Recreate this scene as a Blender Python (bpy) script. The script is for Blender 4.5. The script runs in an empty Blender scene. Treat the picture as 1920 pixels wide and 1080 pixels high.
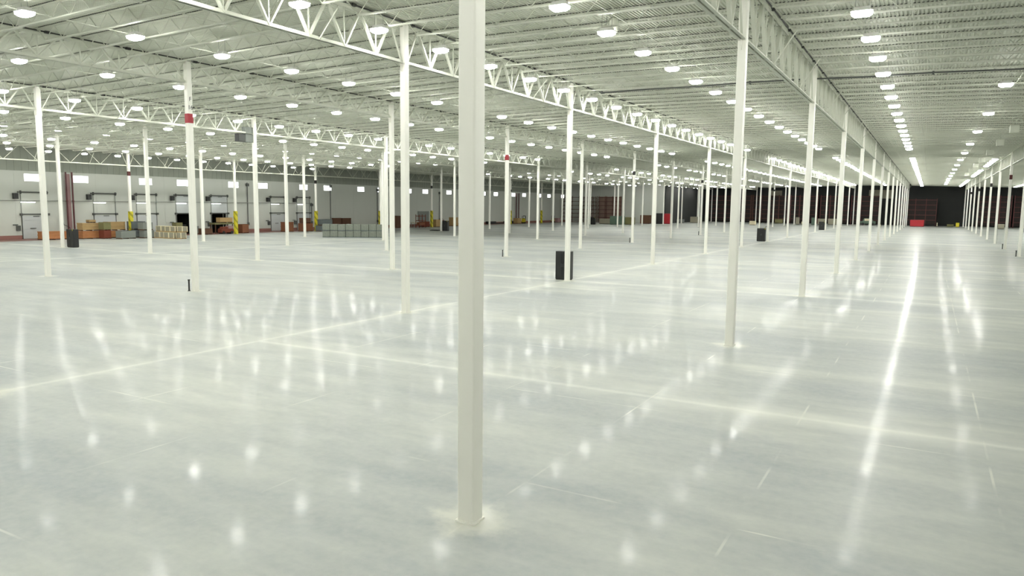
import bpy, math, random
from mathutils import Vector, Matrix
from math import sin, cos, pi, radians
random.seed(7)
C = bpy.context.scene.collection
SC = bpy.context.scene

# ------------------------------------------------------------------ camera, world, exposure
CAMH = 5.17
FPX = 1375.4
PITCH, YAW, ROLL = 0.11253, -0.51458, 0.01061
def cam_axes():
    cy, sy, cp, sp = cos(YAW), sin(YAW), cos(PITCH), sin(PITCH)
    fw = Vector((sy*cp, cy*cp, -sp)); r = Vector((cy, -sy, 0)); u = r.cross(fw)
    cr, sr = cos(ROLL), sin(ROLL)
    return r*cr + u*sr, u*cr - r*sr, fw
CR, CU, CF = cam_axes()
cd = bpy.data.cameras.new('camera'); cam = bpy.data.objects.new('camera', cd); C.objects.link(cam)
cd.sensor_width = 36; cd.lens = FPX/1920*36; cd.clip_end = 900; cd.clip_start = 0.05
m = Matrix.Identity(4)
for k in range(3):
    m[k][0], m[k][1], m[k][2] = CR[k], CU[k], -CF[k]
m[2][3] = CAMH
cam.matrix_world = m
SC.camera = cam
w = bpy.data.worlds.new('world'); SC.world = w; w.use_nodes = True
w.node_tree.nodes['Background'].inputs[0].default_value = (0.75, 0.82, 0.9, 1)
w.node_tree.nodes['Background'].inputs[1].default_value = 0.6
SC.view_settings.view_transform = 'Standard'; SC.view_settings.look = 'None'
SC.view_settings.gamma = 1; SC.view_settings.use_curve_mapping = False
SC.view_settings.exposure = 0.0
SC.cycles.max_bounces = 6; SC.cycles.diffuse_bounces = 5; SC.cycles.glossy_bounces = 3
SC.cycles.use_adaptive_sampling = True; SC.cycles.adaptive_threshold = 0.02; SC.cycles.use_denoising = True
SC.cycles.use_light_tree = True
SC.cycles.sample_clamp_indirect = 6.0
LAMP = 100.0          # radiance of the LED lenses
def to_px(p):
    d = Vector(p) - Vector((0, 0, CAMH)); z = d.dot(CF)
    if z < 0.3: return None
    return 960 + FPX*d.dot(CR)/z, 540 - FPX*d.dot(CU)/z, z

# ------------------------------------------------------------------ the building's grid
X0, Y0, SX, SY = -6.28, 9.78, 15.333, 18.098
TOP = {-7: 11.95, -6: 12.1, -5: 12.25, -4: 12.45, -3: 12.66, -2: 13.0, -1: 13.35, 0: 13.22, 1: 12.87, 2: 12.55, 3: 12.2, 4: 11.9, 5: 11.6}
DEPTH = {-5: 1.15, -4: 1.15, -3: 1.53, -2: 1.2, 0: 2.05, -6: 2.06}
XW, XE, YB, YF = -104.6, X0 + 4.6*SX, -27.0, 272.0
YM, XM = 222.0, -71.5          # the back wall steps here
def gx(j): return X0 + j*SX
def gy(i): return Y0 + i*SY
def rooftop(x):
    t = (x - X0)/SX; a = max(-7, min(4, math.floor(t))); f = t - a
    return TOP[a]*(1 - f) + TOP[a+1]*f

# ------------------------------------------------------------------ materials
def newmat(name):
    mt = bpy.data.materials.new(name); mt.use_nodes = True
    nt = mt.node_tree; return mt, nt, nt.nodes['Principled BSDF']
def lin(c): return tuple(((v/12.92) if v <= .04045 else ((v+.055)/1.055)**2.4) for v in c) + (1,)
def plain(name, col, rough=.5, metal=0, var=.06, scale=6, bump=0):
    mt, nt, b = newmat(name); N, L = nt.nodes, nt.links
    tc = N.new('ShaderNodeTexCoord'); no = N.new('ShaderNodeTexNoise'); no.inputs['Scale'].default_value = scale
    no.inputs['Detail'].default_value = 4
    L.new(tc.outputs['Object'], no.inputs['Vector'])
    mx = N.new('ShaderNodeMix'); mx.data_type = 'RGBA'
    c = lin(col); mx.inputs['A'].default_value = tuple(v*(1-var) for v in c[:3]) + (1,); mx.inputs['B'].default_value = tuple(min(1, v*(1+var)) for v in c[:3]) + (1,)
    L.new(no.outputs['Fac'], mx.inputs['Factor']); L.new(mx.outputs['Result'], b.inputs['Base Color'])
    b.inputs['Roughness'].default_value = rough; b.inputs['Metallic'].default_value = metal
    if bump:
        bp = N.new('ShaderNodeBump'); bp.inputs['Strength'].default_value = bump; L.new(no.outputs['Fac'], bp.inputs['Height']); L.new(bp.outputs['Normal'], b.inputs['Normal'])
    return mt
def emit(name, col, s):
    mt, nt, b = newmat(name)
    b.inputs['Base Color'].default_value = (.8, .8, .8, 1)
    b.inputs['Emission Color'].default_value = tuple(col) + (1,); b.inputs['Emission Strength'].default_value = s
    return mt
M = {}
M['paint'] = plain('white_steel_paint', (.985, .98, .945), .38, var=.02, scale=1.5)
M['steel'] = plain('white_roof_steel', (.80, .81, .755), .5, var=.04, scale=2)
M['truss'] = plain('white_truss_paint', (.80, .81, .755), .5, var=.03, scale=2)
M['deck'] = plain('white_metal_deck', (.83, .84, .785), .55, var=.05, scale=.7)
M['plate'] = plain('grout_pad', (.86, .86, .8), .7, var=.12, scale=9)
M['wall'] = plain('white_wall_panel', (.76, .775, .745), .6, var=.03, scale=.4)
M['wall_hi'] = plain('shaded_wall_band', (.58, .60, .56), .7, var=.15, scale=.35)  # greyer colour paints in the shade on the upper wall
M['kerb'] = plain('pinkish_kerb', (.56, .40, .37), .8, var=.12, scale=.5)
M['dark'] = plain('unlit_end_wall', (.2, .205, .2), .85, var=.12, scale=.3)  # dark colour paints in the unlit far end of the hall
M['black'] = plain('black_enamel', (.095, .1, .1), .4, var=.1)
M['cable'] = plain('black_cable_and_shade', (.14, .14, .13), .6)  # real cables, and the dark strips and blocks painting gap shade
M['red'] = plain('red_band', (.62, .1, .16), .45)
M['darkred'] = plain('dark_red_band', (.32, .1, .1), .5)
M['bandblk'] = plain('black_band', (.12, .1, .1), .5)
M['maroon'] = plain('maroon_rack_steel', (.36, .16, .16), .5, var=.15)
M['brownrack'] = plain('brown_rack_steel', (.34, .2, .16), .55, var=.15)
M['rackfill'] = plain('rack_back_mesh', (.52, .43, .39), .75, var=.25, scale=.6)
M['rackfill_dark'] = plain('rack_back_mesh_dark', (.19, .15, .14), .8, var=.25, scale=.6)
M['redpipe'] = plain('dark_red_pipe', (.3, .08, .1), .4)
M['pink'] = plain('pink_board', (.62, .5, .5), .8, var=.08)
M['orange'] = plain('orange_crate', (.68, .46, .29), .75, var=.15, scale=3)
M['tan'] = plain('tan_cardboard', (.68, .57, .39), .8, var=.12, scale=3)
M['brown'] = plain('brown_cardboard', (.48, .3, .2), .8, var=.15, scale=3)
M['dkbrown'] = plain('dark_brown_wood', (.36, .25, .18), .8, var=.2, scale=3)
M['rust'] = plain('rust_red_crate', (.46, .22, .15), .75, var=.15, scale=3)
M['olive'] = plain('olive_crate', (.46, .45, .3), .8, var=.15)
M['greybox'] = plain('grey_carton', (.5, .52, .5), .7, var=.08)
M['bluegrey'] = plain('blue_grey_carton', (.38, .41, .41), .7, var=.1)
M['wrap'] = plain('grey_wrapped_goods', (.5, .52, .48), .35, var=.35, scale=5, bump=.3)
M['cream'] = plain('cream_wood', (.86, .82, .7), .7, var=.08)
M['palegoods'] = plain('pale_cartons_and_lit_wall', (.58, .56, .49), .7, var=.1)
M['yellow'] = plain('yellow_plastic', (.8, .74, .12), .5, var=.08)
M['redbox'] = plain('red_container', (.66, .08, .14), .5, var=.1)
M['green'] = plain('green_grey_sheet', (.34, .42, .36), .6, var=.12)
M['metal'] = plain('galvanised', (.6, .62, .6), .35, metal=.6)
M['door'] = plain('grey_dock_door', (.74, .76, .76), .5, var=.03)
M['rail'] = plain('dark_grey_rail', (.3, .31, .3), .5)
M['void'] = plain('dark_trailer', (.1, .11, .1), .9)
M['housing'] = plain('white_fixture_housing', (.9, .9, .88), .4)
M['lens'] = emit('led_lens', (1, 1, .945), LAMP)
M['pane'] = emit('daylight_pane', (.95, .98, 1), 4.5)
M['tube'] = emit('dock_tube', (1, 1, .95), 7.0)
# yellow column sleeve with dark diagonal stripes
mt, nt, b = newmat('hazard_sleeve'); N, L = nt.nodes, nt.links
tc = N.new('ShaderNodeTexCoord'); wv = N.new('ShaderNodeTexWave'); wv.bands_direction = 'DIAGONAL'; wv.inputs['Scale'].default_value = .55
rp = N.new('ShaderNodeValToRGB'); rp.color_ramp.interpolation = 'CONSTANT'; rp.color_ramp.elements[0].color = lin((.6, .58, .12)); rp.color_ramp.elements[1].position = .3; rp.color_ramp.elements[1].color = lin((.82, .77, .16))
L.new(tc.outputs['Object'], wv.inputs['Vector']); L.new(wv.outputs['Fac'], rp.inputs['Fac']); L.new(rp.outputs['Color'], b.inputs['Base Color']); b.inputs['Roughness'].default_value = .5
M['hazard'] = mt

def floor_mat():
    mt, nt, b = newmat('polished_concrete'); N, L = nt.nodes, nt.links
    def math_(op, a, bb=None, c=None):
        n = N.new('ShaderNodeMath'); n.operation = op
        for k, v in enumerate((a, bb, c)):
            if v is None: continue
            if isinstance(v, (int, float)): n.inputs[k].default_value = v
            else: L.new(v, n.inputs[k])
        return n.outputs[0]
    tc = N.new('ShaderNodeTexCoord'); sp = N.new('ShaderNodeSeparateXYZ'); L.new(tc.outputs['Object'], sp.inputs[0])
    X, Y = sp.outputs[0], sp.outputs[1]
    def noise(scale, detail=5, sc=(1, 1, 1), rough=.6, rot=0):
        mp = N.new('ShaderNodeMapping'); mp.inputs['Scale'].default_value = sc; mp.inputs['Rotation'].default_value = (0, 0, rot)
        L.new(tc.outputs['Object'], mp.inputs['Vector'])
        n = N.new('ShaderNodeTexNoise'); n.inputs['Scale'].default_value = scale; n.inputs['Detail'].default_value = detail; n.inputs['Roughness'].default_value = rough
        L.new(mp.outputs['Vector'], n.inputs['Vector']); return n.outputs['Fac']
    def ramp(f, a, bb):
        n = N.new('ShaderNodeMapRange'); n.inputs['From Min'].default_value = a; n.inputs['From Max'].default_value = bb; L.new(f, n.inputs['Value']); return n.outputs[0]
    def dist(coord, off, period):        # distance to the nearest line of a family
        t = math_('ADD', coord, -off + period*40.5)
        t = math_('MODULO', t, period)
        return math_('ABSOLUTE', math_('SUBTRACT', t, period/2))
    n1 = ramp(noise(.16, 7, (.45, 1.2, 1), .65), .38, .62)
    n2 = ramp(noise(.8, 6, (.35, 1.3, 1)), .3, .72)
    n3 = ramp(noise(5, 5), .3, .7)
    def mix(f, a, bb):
        n = N.new('ShaderNodeMix'); n.data_type = 'RGBA'
        if isinstance(f, (int, float)): n.inputs['Factor'].default_value = f
        else: L.new(f, n.inputs['Factor'])
        for s, v in (('A', a), ('B', bb)):
            if isinstance(v, tuple): n.inputs[s].default_value = v
            else: L.new(v, n.inputs[s])
        return n.outputs['Result']
    col = mix(n1, lin((.645, .67, .68)), lin((.815, .825, .795)))
    col = mix(math_('MULTIPLY', n2, .6), col, lin((.62, .645, .65)))
    col = mix(math_('MULTIPLY', n3, .2), col, lin((.86, .86, .82)))
    # construction joints and thin control joints
    dx = dist(X, gx(-1), 3*SX); dyA = dist(Y, gy(.508), 1.5*SY); dyB = dist(Y, gy(2.008), 3*SY)
    isr = math_('GREATER_THAN', X, gx(-1))
    dy = math_('ADD', math_('MULTIPLY', dyA, isr), math_('MULTIPLY', dyB, math_('SUBTRACT', 1.0, isr)))
    dj = math_('MINIMUM', dx, dy)
    wob = math_('MULTIPLY', math_('SUBTRACT', n3, .5), .1)
    djw = math_('ADD', dj, wob)
    core = ramp(djw, .2, .04); halo = ramp(djw, .9, .1)
    dist2 = math_('MINIMUM', dist(X, -2.45, SX/4), dist(Y, 11.7, SY/3))
    thin = math_('MULTIPLY', ramp(dist2, .03, .015), ramp(noise(.35, 2), .5, .62))
    col = mix(math_('MULTIPLY', math_('MULTIPLY', halo, ramp(noise(.5, 3), .3, .6)), .55), col, lin((.88, .885, .85)))
    col = mix(math_('MULTIPLY', core, .35), col, lin((.91, .915, .88)))
    col = mix(math_('MULTIPLY', thin, .6), col, lin((.9, .9, .86)))
    # pale grout diamonds round the column bases
    cx = dist(X, X0, SX); cy = dist(Y, Y0, SY)
    cd_ = math_('ADD', math_('ADD', cx, cy), math_('MULTIPLY', math_('SUBTRACT', noise(3, 5), .5), 1.1))
    col = mix(math_('MULTIPLY', ramp(cd_, .95, .45), .6), col, lin((.88, .88, .83)))
    # reddish strip of floor along the dock wall
    strip = ramp(math_('ADD', X, math_('MULTIPLY', n2, .8)), -98.9, -99.6)
    col = mix(math_('MULTIPLY', strip, .95), col, lin((.56, .39, .36)))
    L.new(col, b.inputs['Base Color'])
    r = math_('ADD', math_('MULTIPLY', n2, .05), math_('ADD', math_('MULTIPLY', n1, .03), .06))
    r = math_('ADD', r, math_('MULTIPLY', core, .2))
    L.new(r, b.inputs['Coat Roughness']); b.inputs['Roughness'].default_value = .42
    b.inputs['Specular IOR Level'].default_value = .12
    wt = math_('ADD', math_('MULTIPLY', ramp(noise(.3, 6, (.5, 1.3, 1)), .42, .6), .08), .035)
    L.new(wt, b.inputs['Coat Weight'])
    bp = N.new('ShaderNodeBump'); bp.inputs['Strength'].default_value = .05; bp.inputs['Distance'].default_value = .05
    L.new(noise(1.3, 3), bp.inputs['Height']); L.new(bp.outputs['Normal'], b.inputs['Normal'])
    return mt
M['floor'] = floor_mat()

# ------------------------------------------------------------------ mesh helpers
class MB:
    def __init__(s): s.v = []; s.f = []; s.mi = []
    def quadbox(s, pts, mi=0):        # 8 corners: bottom ring then top ring
        n = len(s.v); s.v += [tuple(p) for p in pts]
        s.f += [(n, n+3, n+2, n+1), (n+4, n+5, n+6, n+7), (n, n+1, n+5, n+4), (n+1, n+2, n+6, n+5), (n+2, n+3, n+7, n+6), (n+3, n, n+4, n+7)]
        s.mi += [mi]*6
    def box(s, x0, x1, y0, y1, z0, z1, mi=0):
        s.quadbox([(x0, y0, z0), (x1, y0, z0), (x1, y1, z0), (x0, y1, z0), (x0, y0, z1), (x1, y0, z1), (x1, y1, z1), (x0, y1, z1)], mi)
    def cbox(s, c, d, mi=0):
        s.box(c[0]-d[0]/2, c[0]+d[0]/2, c[1]-d[1]/2, c[1]+d[1]/2, c[2]-d[2]/2, c[2]+d[2]/2, mi)
    def bar(s, a, b, w, h=None, mi=0):  # square bar between two points
        h = h or w; a = Vector(a); b = Vector(b); d = (b-a).normalized()
        up = Vector((0, 0, 1)) if abs(d.z) < .95 else Vector((1, 0, 0))
        u = d.cross(up).normalized()*w/2; v = u.cross(d).normalized()*h/2
        s.quadbox([a-u-v, a+u-v, a+u+v, a-u+v, b-u-v, b+u-v, b+u+v, b-u+v], mi)
    def tube(s, pts, r, n=8, mi=0, cap=True):
        pts = [Vector(p) for p in pts]; rings = []
        for k, p in enumerate(pts):
            d = (pts[min(k+1, len(pts)-1)] - pts[max(k-1, 0)]).normalized()
            up = Vector((0, 0, 1)) if abs(d.z) < .9 else Vector((1, 0, 0))
            u = d.cross(up).normalized(); v = u.cross(d)
            rings.append(len(s.v)); rr = r[k] if isinstance(r, (list, tuple)) else r
            s.v += [tuple(p + u*rr*cos(2*pi*i/n) + v*rr*sin(2*pi*i/n)) for i in range(n)]
        for a, b in zip(rings, rings[1:]):
            s.f += [(a+i, a+(i+1) % n, b+(i+1) % n, b+i) for i in range(n)]; s.mi += [mi]*n
        if cap:
            s.f += [tuple(rings[0]+i for i in reversed(range(n))), tuple(rings[-1]+i for i in range(n))]; s.mi += [mi, mi]
    def prism(s, ring, z0, z1, mi=0):
        n = len(ring); a = len(s.v)
        s.v += [(x, y, z0) for x, y in ring] + [(x, y, z1) for x, y in ring]
        s.f += [(a+i, a+(i+1) % n, a+n+(i+1) % n, a+n+i) for i in range(n)] + [tuple(a+i for i in reversed(range(n))), tuple(a+n+i for i in range(n))]
        s.mi += [mi]*(n+2)
    def mesh(s, name, mats):
        me = bpy.data.meshes.new(name); me.from_pydata(s.v, [], s.f); 
        for mm in mats: me.materials.append(mm)
        if len(mats) > 1: me.polygons.foreach_set('material_index', s.mi)
        me.update(); return me
def rring(w, d, r, n=4):               # rounded rectangle outline
    out = []
    for cx, cy, a0 in ((w/2-r, d/2-r, 0), (-w/2+r, d/2-r, 90), (-w/2+r, -d/2+r, 180), (w/2-r, -d/2+r, 270)):
        out += [(cx + r*cos(radians(a0+90*k/n)), cy + r*sin(radians(a0+90*k/n))) for k in range(n+1)]
    return out
def obj(name, me, mat=None, parent=None, loc=(0, 0, 0), bevel=0, smooth=False):
    if isinstance(me, MB): me = me.mesh(name, mat if isinstance(mat, (list, tuple)) else [mat])
    o = bpy.data.objects.new(name, me); C.objects.link(o); o.location = loc
    if parent: o.parent = parent
    if bevel:
        md = o.modifiers.new('edge', 'BEVEL'); md.width = bevel; md.segments = 2
    return o
def tag(o, label=None, cat=None, group=None, kind=None):
    if label: o['label'] = label
    if cat: o['category'] = cat
    if group: o['group'] = group
    if kind: o['kind'] = kind
    return o
def thing(name, label, cat, loc=(0, 0, 0), rz=0, group=None):
    o = bpy.data.objects.new(name, None); C.objects.link(o); o.empty_display_size = .2
    o.location = loc; o.rotation_euler = (0, 0, rz); return tag(o, label, cat, group)
def struct(name, mb, mat, parent=None):
    o = obj(name, mb, mat, parent)
    if not parent: o['kind'] = 'structure'
    return o
ORD = ['zeroth', 'first', 'second', 'third', 'fourth', 'fifth', 'sixth', 'seventh', 'eighth', 'ninth', 'tenth', 'eleventh', 'twelfth']
def ordn(n):
    if n < len(ORD): return ORD[n]
    return '%d%s' % (n, 'th' if 10 <= n % 100 <= 20 else {1: 'st', 2: 'nd', 3: 'rd'}.get(n % 10, 'th'))

# ------------------------------------------------------------------ shell
b = MB(); b.box(XW-.3, XE+.3, YB-.3, YF+.3, -.3, 0)
struct('floor', b, M['floor'])
# roof deck: corrugated sheet, ribs run along Y, following the slopes
b = MB(); pitch = .1525; xs = []; x = XW-.3
while x < XE+.3:
    xs += [(x, .05), (x+.045, .05), (x+.065, 0), (x+.135, 0)]; x += pitch
n = len(xs)
for yy in (YB-.3, YF+.3):
    for (xx, dz) in xs: b.v.append((xx, yy, rooftop(xx)+.16+dz))
b.f = [(i, i+1, n+i+1, n+i) for i in range(n-1)]; b.mi = [0]*len(b.f)
k0 = len(b.v); z1 = 14.6
b.v += [(XW-.3, YB-.3, z1), (XE+.3, YB-.3, z1), (XE+.3, YF+.3, z1), (XW-.3, YF+.3, z1)]; b.f.append((k0, k0+1, k0+2, k0+3)); b.mi.append(0)
struct('ceiling', b, M['deck'])
# dock wall (left): two real openings
DOORS = [(52.9, 0), (62.6, 0), (69.2, 0), (75.9, 1), (82.5, 1), (95.3, 0), (101.7, 0)]
DW = 3.2
b = MB(); y = YB-.3
for ys, op in DOORS:
    if op:
        b.box(XW-.3, XW, y, ys+.1, -.3, 9.0); b.box(XW-.3, XW, ys+.1, ys+DW-.1, 3.3, 9.0); y = ys+DW-.1
b.box(XW-.3, XW, y, YF+.3, -.3, 9.0)
y = -24.0                              # raised vertical panel joints every 2.72 m
while y < YM:
    b.box(XW-.001, XW+.012, y-.02, y+.02, 0, 9.0); y += 16.33/3
wl = struct('wall_left', b, M['wall'])
b = MB(); b.box(XW-.3, XW+.03, YB-.3, YF+.3, 9.0, 14.6)  # upper dock wall, shade above the lamps put into its colour
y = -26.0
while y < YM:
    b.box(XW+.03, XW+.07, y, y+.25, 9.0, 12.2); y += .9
tag(struct('wall_shading_1', b, M['wall_hi']), kind='structure')
b = MB(); b.box(XE, XE+.3, YB-.3, YF+.3, -.3, 14.6); struct('wall_right', b, M['wall'])
b = MB(); b.box(XW-.3, XE+.3, YB-.3, YB, -.3, 14.6); struct('wall_front', b, M['wall'])
b = MB(); b.box(XW-.3, XM, YM, YM+.3, -.3, 14.6)
x = XW+1.2
while x < XM: b.box(x-.02, x+.02, YM-.02, YM, 0, 12.6); x += 5.4
struct('wall_back', b, M['wall'])
b = MB(); b.box(XM-.3, XM, YM, YF+.3, -.3, 14.6); b.box(XM-.3, XE+.3, YF, YF+.3, -.3, 14.6)
x = XM+2
while x < XE: b.box(x-.05, x+.05, YF-.05, YF, 0, 12.6); x += 3.05
struct('wall_back_dark', b, M['dark'])  # lack of light at the far end is put into this wall's colour
# pale sheets painting in lit patches of back wall above the racks
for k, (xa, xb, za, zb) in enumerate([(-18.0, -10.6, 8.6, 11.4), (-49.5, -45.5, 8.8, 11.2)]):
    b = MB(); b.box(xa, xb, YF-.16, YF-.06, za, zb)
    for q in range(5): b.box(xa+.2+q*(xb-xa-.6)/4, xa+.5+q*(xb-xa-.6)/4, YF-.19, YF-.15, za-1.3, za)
    struct('wall_shading_%d' % (k+2), b, M['palegoods'])
b = MB(); y = YB
for ys, op in DOORS + [(YM-.5, 1)]:
    if y < ys-.1: b.box(XW, XW+.06, y, ys-.1, 0, .5)
    y = ys+DW+.1
struct('baseboard_left', b, M['kerb'])
# windows high on the dock wall, in pairs every 16.33 m
wn = 1
for p in range(-1, 11):
    for off in (54.5, 60.95):
        yc = off + p*16.33
        if yc > YM - 2: continue
        fr = MB(); W2, Z0, Z1 = 1.04, 7.68, 8.6
        for (ya, yb, za, zb) in ((yc-W2-.07, yc-W2, Z0-.07, Z1+.07), (yc+W2, yc+W2+.07, Z0-.07, Z1+.07), (yc-W2, yc+W2, Z0-.07, Z0), (yc-W2, yc+W2, Z1, Z1+.07)):
            fr.box(XW-.002, XW+.06, ya, yb, za, zb)
        wo = struct('window_%d' % wn, fr, M['housing'])
        pa = MB(); pa.box(XW+.001, XW+.025, yc-W2, yc+W2, Z0, Z1); obj('window_pane', pa, M['pane'], wo)
        wn += 1

# dock doors
for k, (ys, op) in enumerate(DOORS):
    ye = ys + DW; x = XW
    fr = MB(); fr.box(x, x+.1, ys-.08, ys, 0, 3.35); fr.box(x, x+.1, ye, ye+.08, 0, 3.35); fr.box(x, x+.12, ys-.08, ye+.08, 3.2, 3.36)
    d = struct('door_%d' % (k+1), fr, M['rail'])
    tr = MB(); tr.box(x+.02, x+.14, ys-.06, ys-.01, 3.3, 6.15); tr.box(x+.02, x+.14, ye+.01, ye+.06, 3.3, 6.15); obj('door_track', tr, M['metal'], d)
    sh = MB(); sh.tube([(x+.25, ys-.5, 6.2), (x+.25, ye+.15, 6.2)], .09, 8); sh.box(x, x+.3, ys-.1, ys, 5.95, 6.4); sh.box(x, x+.3, ye, ye+.1, 5.95, 6.4)
    obj('door_spring_shaft', sh, M['rail'], d)
    mo = MB(); mo.box(x+.05, x+.5, ys-1.05, ys-.5, 5.3, 6.05); obj('door_operator', mo, M['black'], d)
    pn = MB(); z0 = 3.3 if op else 0.05
    for q in range(5):
        pn.box(x+.03, x+.09, ys+.02, ye-.02, z0+q*.6+.01, z0+(q+1)*.6-.01 if not op else z0+(q+1)*.57-.01)
    pn.box(x+.02, x+.05, ys+.02, ye-.02, z0, z0+(3.0 if not op else 2.85))
    obj('door_panel', pn, M['door'], d)
    bs = MB()
    for (yy, zz) in ((ys-.12, 3.25), (ye+.12, 3.25)): bs.cbox((x+.15, yy, zz), (.25, .3, .3))
    bs.cbox((x+.1, ys-.55, 1.45), (.2, .5, .7)); bs.cbox((x+.12, ys-.9, 1.9), (.12, .6, .12)); obj('door_control_box', bs, M['rail'], d)
    hd = MB(); hd.cbox((x+.13, ys+DW*.4, 1.4), (.06, .75, .1)); hd.cbox((x+.13, ys+DW*.55, 3.0), (.05, .8, .1)) if not op else hd.cbox((x+.13, ys+DW*.55, 6.0), (.05, .8, .08))
    obj('door_handle', hd, M['rail'], d)
    if op:
        vd = MB(); vd.box(x-6, x-.3, ys-.3, ys-.2, -.3, 3.6); vd.box(x-6, x-.3, ye+.2, ye+.3, -.3, 3.6); vd.box(x-6.1, x-6, ys-.3, ye+.3, -.3, 3.6); vd.box(x-6, x-.3, ys-.3, ye+.3, 3.5, 3.6); vd.box(x-6, x-.3, ys-.3, ye+.3, -.3, 0)
        obj('trailer_recess', vd, M['void'], d)
# pipe run along the dock wall and its little tube lights
b = MB(); b.tube([(XW+.35, YB+2, 5.08), (XW+.35, 105.1, 5.08)], .05, 6)
y = 2.0
while y < 105: b.box(XW, XW+.36, y-.03, y+.03, 5.05, 5.11); y += 6.1
tag(obj('wall_pipe', b, M['metal']), 'grey pipe running level along the dock wall above the doors', 'pipe')
names = ['first', 'second', 'third', 'fourth', 'fifth', 'sixth', 'seventh']
for k, (ys, op) in enumerate(DOORS):
    t = thing('dock_light', 'slim lit tube lamp on the dock wall above the %s dock door from the camera' % names[k], 'wall lamp', (XW+.55, ys+.6, 4.92), 0, 'tube lamps over the dock doors')
    bb = MB(); bb.box(-.5, -.02, -.05, .05, -.05, .05); bb.box(-.06, .06, -.95, .95, .0, .06); obj('lamp_bracket', bb, M['metal'], t)
    tb = MB(); tb.tube([(0, -.9, -.05), (0, .9, -.05)], .045, 8); obj('lamp_tube', tb, M['tube'], t)
# risers and downpipes on the dock wall
t = thing('sprinkler_riser', 'pair of dark red pipes with pink board standing against the dock wall', 'pipe', (XW+.75, 58.9, 0))
for dy in (-.42, .42):
    q = MB(); q.tube([(0, dy, 0), (0, dy, 9.05)], .11, 10); q.tube([(0, dy, .8), (0, dy, 1.0)], .17, 10); q.tube([(0, dy, 5), (0, dy, 5.15)], .15, 10); obj('pipe', q, M['redpipe'], t)
q = MB(); q.box(-.4, -.32, -.3, .3, .1, 8.8); obj('backing_board', q, M['pink'], t)
t = thing('sprinkler_riser', 'far pair of dark upright pipes beside the wall windows', 'pipe', (XW+.5, 186.9, 0))
for dy in (-.75, .75):
    q = MB(); q.tube([(0, dy, 0), (0, dy, 8.6)], .16, 8); obj('pipe', q, M['redpipe'], t)
for k, (yy, z1_, nm) in enumerate([(90.0, 8.6, 'before the sixth dock door'), (105.4, 5.2, 'after the last dock door'), (110.6, 8.9, 'beside the brown boards'), (125.0, 8.5, 'before the long bare stretch'), (133.6, 8.7, 'near the grey board'), (148.3, 8.3, 'behind the black cabinet')]):
    q = MB(); q.tube([(XW+.15, yy, 0), (XW+.15, yy, z1_)], .07, 8); q.cbox((XW+.22, yy, z1_-.4), (.3, .5, .5)); q.cbox((XW+.2, yy, 1.4), (.2, .35, .5))
    tag(obj('downpipe', q, M['rail']), 'thin dark downpipe on the dock wall ' + nm, 'pipe')

# ------------------------------------------------------------------ columns
CW = .31
def prism_mesh(name, w, z0, z1, r, mat):
    q = MB(); q.prism(rring(w, w, r, 3), z0, z1); return q.mesh(name, [mat])
shafts = {}
base_me = None
q = MB(); q.prism(rring(.37, .37, .04, 2), 0, .03)
base_me = q.mesh('base_plate', [M['paint']])
sleeve_me = prism_mesh('column_sleeve', .5, 0, 3.72, .06, M['hazard'])
BAND = {(-2, 1): 'red', (-2, 3): 'red', (-2, 5): 'bandblk', (-2, 7): 'bandblk', (-2, 9): 'bandblk', (-2, 11): 'bandblk', (-6, 3): 'darkred', (-6, 5): 'bandblk', (-6, 7): 'bandblk', (-6, 9): 'bandblk',
        (1, 6): 'darkred', (1, 8): 'bandblk', (1, 10): 'bandblk', (1, 12): 'bandblk', (2, 13): 'bandblk'}
ROWN = {-6: 'the yellow-sleeved dock wall row', -5: 'the second row from the dock wall', -4: 'the third row from the dock wall', -3: 'the far bright-truss row',
        -2: 'the red-banded row', -1: 'the near bright-truss row', 0: 'the deep-truss row beside the aisle', 1: 'the row across the aisle', 2: 'the second row across the aisle', 3: 'the third row across the aisle', 4: 'the fourth row across the aisle'}
def inside(x, y):
    if x < XM and y > YM - 1: return False
    return XW < x < XE and YB < y < YF - 1
def seen(p, mx=250):
    q = to_px(p); return q is not None and -mx < q[0] < 1920+mx
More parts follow.
